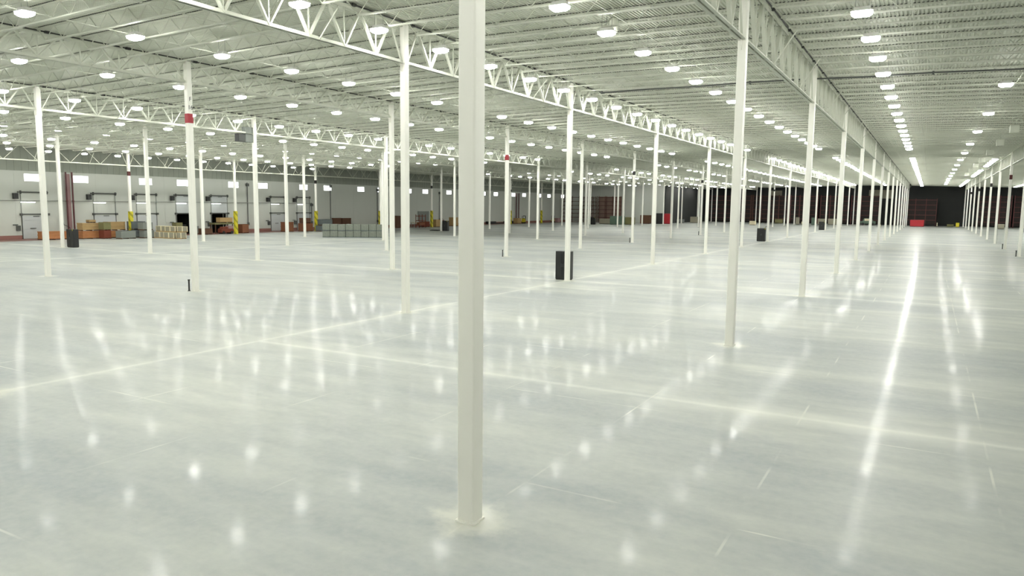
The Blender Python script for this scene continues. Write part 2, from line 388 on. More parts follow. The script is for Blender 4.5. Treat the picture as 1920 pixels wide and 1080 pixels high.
for j in range(-6, 5):
    first = 0
    if round(TOP[j], 3) not in shafts:
        shafts[round(TOP[j], 3)] = prism_mesh('shaft', CW, .03, TOP[j]+.02, .035, M['paint'])
    seat = MB(); zb = TOP[j]-DEPTH.get(j, 1.75)
    seat.box(-.14, .14, -.28, .28, zb-.02, zb+.01); seat.box(-.01, .01, -.26, .26, zb-.35, zb-.02); seat.box(-.2, .2, -.3, .3, TOP[j]+.02, TOP[j]+.05)
    seat = seat.mesh('truss_seat', [M['paint']])
    for i in range(-2, 15):
        X, Y = gx(j), gy(i)
        if not inside(X, Y) or not (seen((X, Y, 0)) or seen((X, Y, 12))): continue
        first += 1
        extra = {'red': ' with red band', 'darkred': ' with dark red band', 'bandblk': ' with black band'}.get(BAND.get((j, i)), '')
        if (j, i) == (0, 0): lab = 'nearest white square steel column, rising the full height of the picture'
        elif (j, i) == (-2, 1): lab = 'white square steel column marked F 16 above a red band'
        else: lab = 'white square column%s, %s in %s' % (extra, ordn(first), ROWN[j])
        t = thing('steel_column', lab, 'column', (X, Y, 0), 0, 'white steel columns of the warehouse grid'); t['kind'] = 'thing'
        obj('shaft', shafts[round(TOP[j], 3)], None, t); obj('base_plate', base_me, None, t); obj('truss_seat', seat, None, t)
        if (j, i) in BAND:
            zb_, zt_ = (9.6, 10.12) if j == -2 else ((8.7, 9.3) if j == -6 else (9.25, 9.85))
            obj('painted_band', prism_mesh('painted_band', CW+.03, zb_, zt_, .04, M[BAND[(j, i)]]), None, t)
        if j == -6: obj('column_sleeve', sleeve_me, None, t)
        if (j, i) == (-2, 1):
            for txt, z in (('F', 10.82), ('16', 10.36)):
                cu = bpy.data.curves.new('marking_text', 'FONT'); cu.body = txt; cu.size = .33; cu.align_x = 'CENTER'; cu.extrude = .002
                cu.materials.append(M['black'])
                tmp = bpy.data.objects.new('tmp', cu); tme = bpy.data.meshes.new_from_object(tmp); bpy.data.objects.remove(tmp)
                to = bpy.data.objects.new('marking_text', tme); C.objects.link(to); to.parent = t
                to.location = (CW/2+.004, 0, z); to.rotation_euler = (pi/2, 0, pi/2)
# small black posts beside some column bases
for (j, i) in ((-2, 1), (-2, 3), (-2, 5), (-2, 7), (-2, 9), (1, 5), (1, 6)):
    q = MB(); q.tube([(0, 0, 0), (0, 0, .62)], .05, 8); q.tube([(0, 0, .62), (0, 0, .68)], .07, 8); q.tube([(0, 0, 0), (0, 0, .02)], .1, 8)
    o = obj('floor_post', q, M['black'], loc=(gx(j)-.3, gy(i)-.2, 0))
    tag(o, 'short black post at the foot of the %s column' % ({1: 'F 16 marked', 3: 'second red-banded', 5: 'nearest black-banded', 7: 'second black-banded', 9: 'third black-banded'}.get(i if j == -2 else 0, 'plain white' if i == 5 else 'dark red-banded across the aisle')), 'post', 'small black posts at column feet')

# ------------------------------------------------------------------ roof trusses on the column rows
def truss_parts(dep):
    top = MB(); bot = MB(); web = MB(); L_ = SY; kbs = []
    th = .04 if dep == 2.06 else .07
    for s in (-1, 1):
        top.box(s*.03, s*.13, .17, L_-.17, -.014, 0); top.box(s*.03, s*.045, .17, L_-.17, -.12, 0)
        bot.box(s*.03, s*.15, .17, L_-.17, -dep, -dep+.014); bot.box(s*.03, s*.045, .17, L_-.17, -dep, -dep+.15)
    n = 9; p = L_/n
    for k in range(1, n):
        y = k*p
        if dep == 2.06:
            if k % 2: web.bar((0, y, -dep+.06), (0, y+p, -.05), .045); web.bar((0, y, -dep+.06), (0, y-p, -.05), .045)
            continue
        for s in (-1, 1):
            web.bar((s*.035, y, -dep+.06), (s*.035, y+p/2, -.05), th); web.bar((s*.035, y, -dep+.06), (s*.035, y-p/2, -.05), th)
        web.bar((0, y, -dep+.06), (0, y, -.03), .05)
        web.box(-.02, .02, y-.14, y+.14, -dep, -dep+.16)
    for y, e in ((.2, p/2), (L_-.2, L_-p/2)):
        web.bar((0, y, -dep+.06), (0, e, -.05), .07)
    for f in (.305, .695):
        kb = MB(); kb.bar((.05, L_*f, -dep+.03), (.95, L_*f+.1, -.62), .05); kbs.append(kb)
    return [('top_chord', top), ('bottom_chord', bot), ('web', web)] + [('knee_brace', kb) for kb in kbs]
tm = {}
for j in range(-6, 5):
    dep = DEPTH.get(j, 1.75)
    if dep not in tm: tm[dep] = [(nm, q.mesh(nm, [M['truss']])) for nm, q in truss_parts(dep)]
    c = 0
    for i in range(-2, 15):
        X, Y = gx(j), gy(i)
        if not inside(X, Y) or not inside(X, Y+SY-2): continue
        if not (seen((X, Y+SY, 12)) or seen((X, Y, 12))): continue
        c += 1
        t = thing('roof_truss', 'white open roof truss, %s over %s' % (ordn(c), ROWN[j]), 'truss', (X, Y, TOP[j]), 0, 'white girder trusses under the roof')
        for nm, me in tm[dep]: obj(nm, me, None, t)
# added dark strips standing in for the shaded gap under the deck
for j in (-3, -2, -1, 0):
    q = MB(); q.tube([(gx(j)+.17, YB+1, TOP[j]+.04), (gx(j)+.17, YF-2 if j > -5 else YM-1, TOP[j]+.04)], .035, 6)
    y = YB+3
    while y < YF-4: q.box(gx(j)+.1, gx(j)+.24, y-.12, y+.12, TOP[j]-.02, TOP[j]+.09); y += SY/9*2
    tag(obj('shade_strip', q, M['cable']), 'added dark strip for truss-top gap shade over ' + ROWN[j], 'shade_strip', 'dark strips for gap shade on the truss tops')

# ------------------------------------------------------------------ roof joists (span X between the rows)
def joist(mb, L_, webs=True, n=20):
    if webs and n == 20:      # dark blocks painting the shade in the deck flutes above the chord
        x = .3
        while x < L_-.35: mb.box(x, x+.08, -.07, .07, .135, .165, 1); x += .1525
    for s in (-1, 1):
        mb.box(.02, L_-.02, s*.012 if s > 0 else -.062, .062 if s > 0 else -.012, .075, .135)
        mb.box(.75, L_-.75, s*.012 if s > 0 else -.062, .062 if s > 0 else -.012, -.56, -.5)
    mb.box(.0, .25, -.07, .07, .02, .1); mb.box(L_-.25, L_, -.07, .07, .02, .1)
    if webs:
        p = (L_-1.5)/n
        for k in range(n):
            a = .75+k*p; z0, z1_ = (-.53, .13) if k % 2 == 0 else (.13, -.53)
            mb.bar((a, 0, z0), (a+p, 0, z1_), .028)
        mb.bar((.2, 0, .1), (.75, 0, -.53), .035); mb.bar((L_-.2, 0, .1), (L_-.75, 0, -.53), .035)
jm = {}
def joist_mesh(j):
    if j not in jm:
        q = MB(); dz = TOP[j+1]-TOP[j]; L_ = SX if j > -7 else gx(-6)-XW
        joist(q, L_); a = math.atan2(dz, SX)
        q.v = [(x, y, z + x*dz/SX) for x, y, z in q.v]; jm[j] = q.mesh('roof_joist', [M['steel'], M['cable']])
    return jm[j]
BAYN = {-6: 'the bay next to the dock wall', -5: 'the second bay from the dock wall', -4: 'the bay behind the far bright trusses', -3: 'the bay before the far bright trusses',
        -2: 'the bay behind the near bright trusses', -1: 'the bay between bright and deep trusses', 0: 'the bay over the aisle', 1: 'the first bay beyond the aisle', 2: 'the second bay beyond the aisle', 3: 'the third bay beyond the aisle'}
JL = []
for j in range(-6, 4):
    for k in range(-18, 130):
        Y = Y0 + k*SY/9
        if not inside(gx(j)+.1, Y) or not inside(gx(j+1)-.1, Y): continue
        if k % 9 == 0 and False: continue
        p0, p1 = to_px((gx(j), Y, TOP[j])), to_px((gx(j+1), Y, TOP[j+1]))
        size = 0
        if p0 or p1:
            pm = [to_px((gx(j)+SX*f, Y, TOP[j]-.3)) for f in (0, .1, .2, .3, .4, .5, .6, .7, .8, .9, 1)]
            size = sum(1/pp[2] for pp in pm if pp and 0 < pp[0] < 1920 and -5 < pp[1] < 1080)
        JL.append((size, j, k, Y))
JL.sort(key=lambda t: -t[0])
near = [t for t in JL[:296] if t[0] > 0]
cnt = {}
for s, j, k, Y in sorted(near, key=lambda t: (t[1], t[3])):
    cnt[j] = cnt.get(j, 0)+1
    o = obj('roof_joist', joist_mesh(j), loc=(gx(j), Y, TOP[j]))
    tag(o, 'white open-web roof joist, %s in %s' % (ordn(cnt[j]), BAYN[j]), 'joist', 'white roof joists')
q = MB()
for s, j, k, Y in JL[len(near):]:
    a = len(q.v); dz = TOP[j+1]-TOP[j]
    joist(q, SX, webs=(Y < 95), n=12)
    q.v[a:] = [(x+gx(j), y+Y, z+TOP[j]+x*dz/SX) for x, y, z in q.v[a:]]
tag(obj('distant_roof_joists', q, M['steel']), 'remaining white roof joists far away and behind the camera', 'joists', 'white roof joists', 'stuff')
# bridging rods between joists
for j in range(-4, 2):
    for f in (.34, .66):
        x = gx(j)+f*SX; z = TOP[j]*(1-f)+TOP[j+1]*f-.52
        q = MB(); q.box(x-.02, x+.02, YB+1, 200, z, z+.035)
        tag(obj('joist_bridging', q, M['steel']), 'thin white bridging rod, %s side of %s' % ('dock' if f < .5 else 'aisle', BAYN[j]), 'bridging', 'joist bridging rods')
# sprinkler mains crossing the roof
for k, (xa, xb, Y, mtl, lab) in enumerate([(-19.4, XE-1, 46.1, 'rail', 'dark pipe crossing the roof over the aisle, nearest the camera'), (gx(0)+.2, gx(1)-.2, 163.5, 'steel', 'pale pipe crossing the roof far down the wide aisle'), (gx(-1)-SX+1, gx(-1)-.3, 109.0, 'steel', 'pale pipe crossing the roof behind the near bright trusses')]):
    q = MB(); n = 26
    q.tube([(xa+(xb-xa)*i/n, Y+.05*sin(i*1.7), min(12.62, rooftop(xa+(xb-xa)*i/n)-.66)+.025*sin(i*2.3)) for i in range(n+1)], .045, 6)
    for i in range(0, n, 3): q.box(xa+(xb-xa)*i/n-.05, xa+(xb-xa)*i/n+.05, Y-.07, Y+.07, min(12.62, rooftop(xa+(xb-xa)*i/n)-.66)-.08, min(12.62, rooftop(xa+(xb-xa)*i/n)-.66)+.1)
    tag(obj('sprinkler_main', q, M[mtl]), lab, 'pipe')

# ------------------------------------------------------------------ lights
hq = MB(); hq.prism(rring(.72, .52, .1, 3), .0, .04); hq.prism(rring(.55, .3, .03, 1), .04, .16)
housing_me = hq.mesh('housing', [M['housing']])
lq = MB(); lq.prism(rring(.68, .48, .1, 3), -.08, 0.0)
k = len(lq.v); r0, r1 = rring(.68, .48, .1, 3), rring(.5, .32, .08, 3); n = len(r0)
lq.v += [(x, y, -.08) for x, y in r0] + [(x, y, -.15) for x, y in r1]
lq.f += [(k+n+i, k+n+(i+1) % n, k+(i+1) % n, k+i) for i in range(n)] + [tuple(k+n+i for i in reversed(range(n)))]; lq.mi += [0]*(n+1)
lens_me = lq.mesh('lens', [M['lens']])
hg = MB()
for s in (-1, 1): hg.tube([(s*.22, 0, .16), (s*.22, 0, .75)], .008, 5)
hang_me = hg.mesh('hanger', [M['metal']])
ROWS = [(-5.87, .85), (-5.3, .85), (-4.74, .85), (-4.12, .85), (-3.52, .85), (-2.92, .72), (-2.202, .83), (-1.59, .83), (-.948, .83), (-.394, .83), (.242, 1.0), (.88, .85), (1.74, .85), (2.35, .85), (2.96, .85), (3.6, .85)]
RN = {-5.87: 'the lamp row next to the dock wall', -5.3: 'the second lamp row from the dock wall', -4.74: 'the third lamp row from the dock wall', -4.12: 'the fourth lamp row from the dock wall', -3.52: 'the lamp row behind the far bright trusses',
      -2.92: 'the lamp row before the far bright trusses', -2.202: 'the lamp row past the red-banded columns', -1.59: 'the lamp row behind the near bright trusses', -.948: 'the lamp row hugging the near bright trusses', -.394: 'the lamp row before the deep trusses', .242: 'the lamp row down the aisle',
      .88: 'the lamp row at the trusses across the aisle', 1.74: 'the first lamp row past the aisle columns', 2.35: 'the second lamp row past the aisle columns', 2.96: 'the third lamp row past the aisle columns', 3.6: 'the fourth lamp row past the aisle columns', .621: 'the widely spaced lamp row along the aisle'}
LL = []
for jr, drop in ROWS:
    for k in range(-9, 56):
        Y = 20.6 + 4.5245*k; X = gx(jr)
        if not inside(X, Y+3) or Y > 254: continue
        if 101.5 < Y < (129 if jr < -2.5 else 112.5): continue
        if jr == .88 and (Y < 118 or 140 < Y < 148 or 182 < Y < 200): continue
        if abs(((Y-Y0)/SY) % 1) < .02 and abs(jr-round(jr)) < .03: continue
        if Y > 112 and (jr < -5 or jr < -1.9 and k % 4 == 1): continue
        z = rooftop(X)-drop
        pp = to_px((X, Y, z)); s = 0
        if pp and -10 < pp[0] < 1930 and -10 < pp[1] < 1080: s = 1/pp[2]
        LL.append((s, jr, X, Y, z))
for k in range(0, 14):
    Y = 50.2 + 14.3*k
    if Y < 250: 
        X = gx(.621); z = 12.2; pp = to_px((X, Y, z)); LL.append((1/pp[2] if pp[0] < 1930 else 0, .621, X, Y, z))
LL.sort(key=lambda t: -t[0])
nearL = [t for t in LL[:298] if t[0] > 0]
cnt = {}
for s, jr, X, Y, z in sorted(nearL, key=lambda t: (t[1], t[3])):
    cnt[jr] = cnt.get(jr, 0)+1
    t = thing('high_bay_light', 'lit high bay lamp, %s in %s' % (ordn(cnt[jr]), RN[jr]), 'ceiling light', (X, Y, z), 0, 'white LED high bay lights')
    obj('housing', housing_me, None, t); obj('lens', lens_me, None, t)
    if s > 1/110: obj('hanger', hang_me, None, t)
q = MB()
for s, jr, X, Y, z in LL[len(nearL):]:
    a = len(q.v); q.box(X-.36, X+.36, Y-.26, Y+.26, z, z+.08, 0); q.box(X-.32, X+.32, Y-.22, Y+.22, z-.13, z, 1)
tag(obj('distant_high_bay_lights', q, [M['housing'], M['lens']]), 'remaining lit high bay lamps far away and behind the camera', 'ceiling lights', 'white LED high bay lights', 'stuff')

# ------------------------------------------------------------------ things under the roof
t = thing('unit_heater', 'black unit heater with pale duct box hanging under the far bright truss', 'heater', (gx(-3)-.2, 44.7, 10.4))
q = MB(); q.box(-.25, .25, -.45, .3, 0, .66); obj('heater_case', q, M['black'], t, bevel=.02)
q = MB(); q.box(.25, .262, -.42, .27, .04, .62)
for k in range(6): q.box(.26, .28, -.4, .25, .08+k*.09, .1+k*.09)
obj('grille', q, M['rail'], t)
q = MB(); q.box(-.25, .25, .32, 1.2, .0, 1.3); obj('duct_box', q, M['greybox'], t, bevel=.02)
q = MB()
for yy in (-.3, .3, .7, 1.4): q.tube([(0, yy, .6), (0, yy, 2.0)], .012, 5)
obj('hanger', q, M['metal'], t)
t = thing('ceiling_canister', 'pale upright canister with a looped cable hanging over the aisle lamp row', 'sensor', (-12.35, 30.5, 12.62))
q = MB(); q.tube([(0, 0, 0), (0, 0, .05), (0, 0, .55), (0, 0, .64)], [.17, .2, .2, .1], 16); obj('canister_body', q, M['deck'], t)
q = MB(); q.tube([(-.1, -.1, .6), (-.2, -.05, .75), (-.32, 0, .7), (-.36, 0, .4), (-.34, 0, .1), (-.3, 0, -.05)], .012, 6); q.tube([(.05, 0, .6), (.05, 0, .8)], .012, 6); obj('cable', q, M['metal'], t)
for k, Y in enumerate((75.8, 90.4, 105.6, 120.8, 136.0, 152.0, 168.0)):
    t = thing('heater_box', 'pale square box hung from the roof above the aisle, %s from the camera' % ordn(k+1), 'ceiling unit', (5.75, Y, 11.7), 0, 'pale square boxes hung from the roof')
    q = MB(); q.box(-.33, .33, -.33, .33, 0, .62); obj('box_case', q, M['deck'], t, bevel=.03)
    q = MB(); q.tube([(0, 0, .6), (0, 0, 1.2)], .02, 6); obj('hanger', q, M['metal'], t)

# ------------------------------------------------------------------ black cabinets with cables
for (j, i, lab, ox, oy) in ((-1, 2, 'tall black cabinet behind a near bright-truss row column', -.5, .56), (-5, 2, 'black cabinet before the tan crates by the dock wall', .48, .85), (-1, 6, 'black cabinet halfway down the near bright-truss row', -.95, .1), (-5, 6, 'black cabinet far off, beside the yellow-sleeved column with tan crates', .65, .52), (-1, 10, 'small far black cabinet before white pallets', -.85, .2), (-5, 10, 'small far black cabinet before the brown racks', .85, .3)):
    dx = ox
    t = thing('control_cabinet', lab, 'cabinet', (gx(j)+ox, gy(i)+oy, 0), 0, 'black cabinets on the open floor')
    wd = 1.08 if i == 2 and j == -1 else 1.25
    q = MB(); q.box(-wd/2, wd/2, -.3, .3, .06, 2.0); obj('cabinet_body', q, M['black'], t, bevel=.015)
    q = MB(); q.box(-wd/2+.03, wd/2-.03, -.27, .27, 0, .06); obj('plinth', q, M['cable'], t)
    for s in (-1, 1):
        q = MB(); q.box(s*wd/4-wd/4+.02, s*wd/4+wd/4-.02, -.325, -.3, .1, 1.96); dd = obj('cabinet_door', q, M['black'], t)
        q = MB(); q.box(s*.06-.015, s*.06+.015, -.36, -.325, .9, 1.15); obj('handle', q, M['rail'], dd)
    q = MB(); cx_, cy_ = -ox-.05, -oy+.22
    for o_ in (0, .1):
        q.tube([(cx_*.6-.1+o_, 0, 2.0), (cx_*.7-.1+o_, -.02, 2.2), (cx_+o_*.7-.03, cy_+.05, 2.5), (cx_+o_*.3, cy_, 2.8), (cx_+o_*.3, cy_, 5), (cx_+o_*.3, cy_, 10.6)], .02, 6)
    obj('cable', q, M['cable'], t)
    q = MB(); q.box(wd/2-.1, wd/2-.02, -.34, -.3, 1.85, 2.02); obj('yellow_tag', q, M['yellow'], t)

# ------------------------------------------------------------------ goods by the dock wall
def crate(name, label, cat, X, Y, sx, sy, h, z0, mat, slats=False, group=None, rz=0, lid=None):
    t = thing(name, label, cat, (X, Y, z0), rz, group)
    q = MB()
    if slats:
        q.box(-sx/2+.03, sx/2-.03, -sy/2+.03, sy/2-.03, .12, h-.02)
        for zz in (.12, h*.5, h-.12):
            q.box(-sx/2, sx/2, -sy/2, -sy/2+.03, zz, zz+.12); q.box(sx/2-.03, sx/2, -sy/2, sy/2, zz, zz+.12)
        for s in (-1, 1): q.box(sx/2-.05, sx/2+.01, s*(sy/2-.1)-.06, s*(sy/2-.1)+.06, .1, h)
    else:
        q.box(-sx/2, sx/2, -sy/2, sy/2, .12, h); q.box(-sx/2-.01, sx/2+.01, -sy/2-.01, sy/2+.01, h-.06, h)
    obj('body', q, M[mat], t, bevel=.015)
    q = MB()
    for s in (-1, 0, 1): q.box(-sx/2, sx/2, s*(sy/2-.06)-.05, s*(sy/2-.06)+.05, 0, .1)
    q.box(-sx/2, sx/2, -sy/2, sy/2, .1, .12)
    obj('skid', q, M['dkbrown'], t)
    return t
G1 = 'crates stacked by the dock wall'
crate('shipping_crate', 'long orange crate nearest the camera in the dock wall stack', 'crate', -100.8, 54.6, 1.3, 3.1, 1.1, 0, 'orange', True, G1)
crate('shipping_crate', 'orange crate under a tan crate, near the red pipes', 'crate', -99.8, 59.0, 1.3, 2.7, 1.08, 0, 'orange', True, G1)
crate('shipping_crate', 'tan crate resting on an orange crate near the red pipes', 'crate', -99.9, 59.0, 1.3, 2.6, 1.05, 1.1, 'tan', True, G1)
crate('shipping_crate', 'rust red crate in the middle of the dock wall stack', 'crate', -98.4, 60.3, 1.2, 1.0, 1.15, 0, 'rust', False, G1)
crate('shipping_crate', 'olive crate on top of the rust red crate', 'crate', -98.4, 60.3, 1.2, 1.0, 1.1, 1.15, 'olive', False, G1)
crate('shipping_crate', 'low orange crate between rust red crate and grey carton', 'crate', -99.6, 62.3, 1.2, 1.6, 1.05, 0, 'orange', True, G1)
crate('shipping_crate', 'long tan crate stacked over a low orange crate', 'crate', -99.7, 62.5, 1.2, 2.5, 1.2, 1.07, 'tan', True, G1)
crate('carton', 'small tan carton on top of the tan crate near the red pipes', 'carton', -99.9, 59.3, .8, .9, .38, 2.17, 'tan', False)
G2 = 'grey cartons by the crates'
crate('carton', 'long low grey carton with a bright end', 'carton', -96.4, 62.0, 1.3, 2.1, 1.1, 0, 'greybox', False, G2)
crate('carton', 'dark grey carton at the back, upper one of the grey pile', 'carton', -98.4, 64.9, 1.3, 2.0, 1.15, 1.15, 'bluegrey', False, G2)
crate('carton', 'dark grey carton at the back, lowest of the grey pile', 'carton', -98.4, 64.9, 1.3, 2.0, 1.13, 0, 'bluegrey', False, G2)
crate('carton', 'light grey carton, lower one beside the strapped pallets', 'carton', -96.2, 65.0, 1.2, 1.5, 1.1, 0, 'greybox', False, G2)
crate('carton', 'light grey carton, upper one beside the strapped pallets', 'carton', -96.3, 64.9, 1.2, 1.5, 1.08, 1.12, 'greybox', False, G2)
def strapped(label, X, Y, s, h, z0):
    t = thing('strapped_pallet', label, 'pallet', (X, Y, z0), .12, 'cream strapped pallets of goods')
    q = MB(); q.box(-s/2+.04, s/2-.04, -s/2+.04, s/2-.04, .12, h-.03); obj('goods', q, M['palegoods'], t)
    q = MB()
    for sx in (-1, 1):
        for sy in (-1, 1): q.box(sx*(s/2-.05)-.05, sx*(s/2-.05)+.05, sy*(s/2-.05)-.05, sy*(s/2-.05)+.05, .1, h-.02)
    q.box(-s/2, s/2, -s/2, s/2, h-.04, h); obj('corner_post', q, M['cream'], t)
    q = MB()
    for k in (-1, 0, 1): q.box(-s/2, s/2, k*(s/2-.06)-.05, k*(s/2-.06)+.05, 0, .08)
    q.box(-s/2, s/2, -s/2, s/2, .08, .12); obj('pallet', q, M['tan'], t)
POS = ['first', 'second', 'third', 'fourth', 'fifth']
for k, (X, Y) in enumerate([(-95.2, 66.3), (-94.0, 66.3), (-92.9, 66.1), (-91.9, 66.2), (-90.9, 66.6)]):
    strapped('cream strapped pallet, lower tier, %s from the grey cartons' % POS[k], X, Y, .98, .88, 0)
    strapped('cream strapped pallet, upper tier, %s from the grey cartons' % POS[k], X-.15, Y+.35, .96, .8, .9)
# work table, brown machine and crates near the open dock doors
t = thing('work_bench', 'olive work bench by the open dock doors with a box on it', 'bench', (-102.0, 82.4, 0))
q = MB(); q.box(-.7, .7, -1.9, 1.9, 1.5, 1.75); obj('bench_top', q, M['olive'], t)
for sx in (-1, 1):
    for sy in (-1, 1):
        q = MB(); q.box(sx*.6-.06, sx*.6+.06, sy*1.7-.06, sy*1.7+.06, 0, 1.5); obj('leg', q, M['dkbrown'], t)
crate('carton', 'long yellow tan carton lying on the olive work bench', 'carton', -101.9, 82.9, 1.0, 2.5, .85, 1.76, 'tan', False)
t = thing('floor_cleaner', 'dark red and brown machine parked under the work bench', 'machine', (-100.3, 81.8, 0))
q = MB(); q.box(-.5, .5, -1.2, 1.2, .2, .85); q.box(-.4, .4, -.9, .2, .85, 1.15); obj('machine_body', q, M['rust'], t, bevel=.08)
q = MB(); q.box(-.45, .45, .3, 1.1, .85, 1.3); obj('seat_cover', q, M['pink'], t, bevel=.06)
for sy in (-.8, .8):
    q = MB(); q.tube([(-.55, sy, .25), (.55, sy, .25)], .25, 12); obj('wheel', q, M['black'], t)
crate('shipping_crate', 'brown crate just past the olive work bench', 'crate', -100.6, 85.6, 1.2, 1.3, 1.5, 0, 'brown', False)
crate('shipping_crate', 'dull brown crate between open door and olive bench', 'crate', -100.4, 78.0, 1.2, 1.7, .95, 0, 'dkbrown', False)
crate('shipping_crate', 'grey green crate standing in the first open dock door', 'crate', -102.6, 74.6, 1.0, 1.1, 1.9, 0, 'olive', False)
crate('carton', 'grey carton just inside the open dock door', 'carton', -102.6, 77.6, 1.0, 1.0, 1.3, 0, 'greybox', False)
# brown cartons and blue grey boxes before the last dock doors
crate('carton', 'orange brown carton before the sixth dock door', 'carton', -100.2, 95.0, 1.3, 1.9, 1.75, 0, 'brown', True)
crate('carton', 'wide brown carton between orange brown and blue grey cartons', 'carton', -99.0, 98.3, 1.3, 2.4, 1.5, 0, 'brown', False)
crate('carton', 'dark brown carton stacked on the wide brown carton', 'carton', -99.1, 98.3, 1.2, 1.7, .92, 1.52, 'dkbrown', False)
crate('carton', 'blue grey carton, lower, behind the wrapped pallet block', 'carton', -97.2, 101.0, 1.4, 2.7, 1.07, 0, 'bluegrey', False)
crate('carton', 'blue grey carton, upper, behind the wrapped pallet block', 'carton', -97.3, 101.5, 1.4, 2.4, 1.1, 1.09, 'bluegrey', False)
crate('carton', 'brown board crate against the wall behind the wrapped pallets, nearer one', 'carton', -103.6, 111.3, .6, 2.2, 1.35, .9, 'dkbrown', True)
crate('carton', 'brown board crate against the wall behind the wrapped pallets, farther one', 'carton', -103.6, 114.0, .6, 2.6, 1.3, .9, 'dkbrown', True)
q = MB(); q.box(-104.4, -103.0, 109.9, 115.6, 0, .88); tag(obj('low_platform', q, M['wall']), 'low pale platform under the brown board crates', 'platform')
# grey wrapped pallets, two tiers
WP = ['first', 'second', 'third', 'fourth', 'fifth', 'sixth', 'seventh', 'eighth']
wa = .558
for k, nm in enumerate(WP):
    for tier, z0 in (('lower', 0), ('upper', 1.02)):
        d_ = .6+k*1.168; off = .62+.05*sin(k*2.3)
        X = -80.1+d_*cos(wa)-off*sin(wa); Y = 82.9+d_*sin(wa)+off*cos(wa)
        t = thing('wrapped_pallet', 'grey shrink wrapped pallet, %s tier, %s from the dock side' % (tier, nm), 'pallet', (X, Y, z0), wa, 'grey shrink wrapped pallets')
        h = .99+.02*sin(k*2.1+z0)
        q = MB(); q.prism(rring(1.12, 1.15, .05, 2), .13, h)
        for a in range(3): q.prism(rring(1.135, 1.17, .05, 2), .3+a*.22, .33+a*.22)
        obj('wrapped_load', q, M['wrap'], t)
        q = MB()
        for s_ in (-1, 0, 1): q.box(-.55, .55, s_*.5-.05, s_*.5+.05, 0, .09)
        q.box(-.55, .55, -.55, .55, .09, .13); obj('pallet', q, M['bluegrey'], t)
# clutter further along the wall
crate('carton', 'dark brown cabinet like carton behind the wrapped pallet block', 'carton', -101.0, 127.2, 1.2, 1.4, 2.6, 0, 'dkbrown', False)
t = thing('equipment_rack', 'small rusty shelf rack past the wrapped pallet block', 'rack', (-97.6, 131.4, 0))
for z in (.5, 1.5, 2.5):
    q = MB(); q.box(-.5, .5, -1.2, 1.2, z, z+.12); obj('shelf', q, M['rust'], t)
for sx in (-1, 1):
    for sy in (-1, 1):
        q = MB(); q.box(sx*.45-.05, sx*.45+.05, sy*1.15-.05, sy*1.15+.05, 0, 2.9); obj('post', q, M['rust'], t)
q = MB(); q.box(-.4, .4, -.9, .9, .62, 1.2); obj('load', q, M['brown'], t)
q = MB(); q.box(XW+.05, XW+.25, 139.6, 143.8, 1.2, 3.5); tag(obj('grey_board', q, M['greybox']), 'grey board standing against the wall near the yellow-sleeved column', 'board')
t = thing('tall_table', 'pale table with white papers near the grey board', 'table', (-100.2, 133.2, 0))
q = MB(); q.box(-.5, .5, -1.3, 1.3, 1.0, 1.08); obj('table_top', q, M['cream'], t)
for sx in (-1, 1):
    for sy in (-1, 1):
        q = MB(); q.box(sx*.42-.04, sx*.42+.04, sy*1.2-.04, sy*1.2+.04, 0, 1.0); obj('leg', q, M['metal'], t)
crate('shipping_crate', 'long rust brown crate just before the yellow-sleeved column', 'crate', -99.9, 136.0, 1.2, 2.2, 1.25, 0, 'rust', False)
crate('shipping_crate', 'orange tan crate just past the yellow-sleeved column', 'crate', -98.9, 139.2, 1.2, 2.0, 1.7, 0, 'tan', True)
crate('shipping_crate', 'brown crate behind the far black cabinet by the dock wall', 'crate', -99.7, 141.8, 1.2, 1.8, 1.5, 0, 'brown', False)
crate('shipping_crate', 'tall tan crate past the far black cabinet by the dock wall', 'crate', -99.8, 147.5, 1.2, 2.3, 2.1, 0, 'tan', True)
q = MB(); q.box(-85.6, -83.6, 118.2, 119.3, 0, .14); q.box(-85.4, -83.8, 118.4, 119.1, .14, .2); tag(obj('dark_mat', q, M['black']), 'flat dark slab lying on the floor before the yellow sleeve', 'slab')
q = MB(); q.box(-104.2, -103.3, 169.5, 173.5, .3, .7); q.box(-104.2, -103.5, 179, 184, .3, .65); q.box(-104.1, -103.6, 169.5, 184, 0, .3); tag(obj('wall_bench', q, M['black']), 'low dark bench along the wall under the far windows', 'bench')
def forklift(label, X, Y, rz, mast=2.2):
    t = thing('forklift', label, 'forklift', (X, Y, 0), rz)
    q = MB(); q.box(-.9, .7, -.5, .5, .3, .95); q.box(-.9, -.3, -.48, .48, .95, 1.4); obj('body', q, M['yellow'], t, bevel=.08)
    q = MB()
    for sx, sy in ((-.7, -.45), (-.7, .45), (.45, -.45), (.45, .45)): q.tube([(sx, sy, .9), (sx*.85, sy, 2.05)], .035, 6)
    q.box(-.65, .45, -.5, .5, 2.03, 2.08); obj('overhead_guard', q, M['rail'], t)
    q = MB()
    for s in (-.3, .3): q.box(.75, .85, s-.05, s+.05, .05, mast)
    q.box(.76, .84, -.3, .3, mast-.1, mast); obj('mast', q, M['black'], t)
    for s in (-.25, .25):
        q = MB(); q.box(.85, 1.9, s-.05, s+.05, .05, .1); obj('fork', q, M['rail'], t)
    for sx in (-.6, .5):
        q = MB(); q.tube([(sx, -.55, .28), (sx, .55, .28)], .28, 12); obj('wheel', q, M['black'], t)
    q = MB(); q.box(-.3, .1, -.25, .25, .95, 1.15); q.box(-.35, -.25, -.25, .25, 1.15, 1.5); obj('seat', q, M['black'], t)
forklift('yellow forklift beside the far dark pipes', -101.5, 186.0, 1.9)
forklift('yellow forklift before the brown racks by the corner', -99.6, 201.0, -1.1)
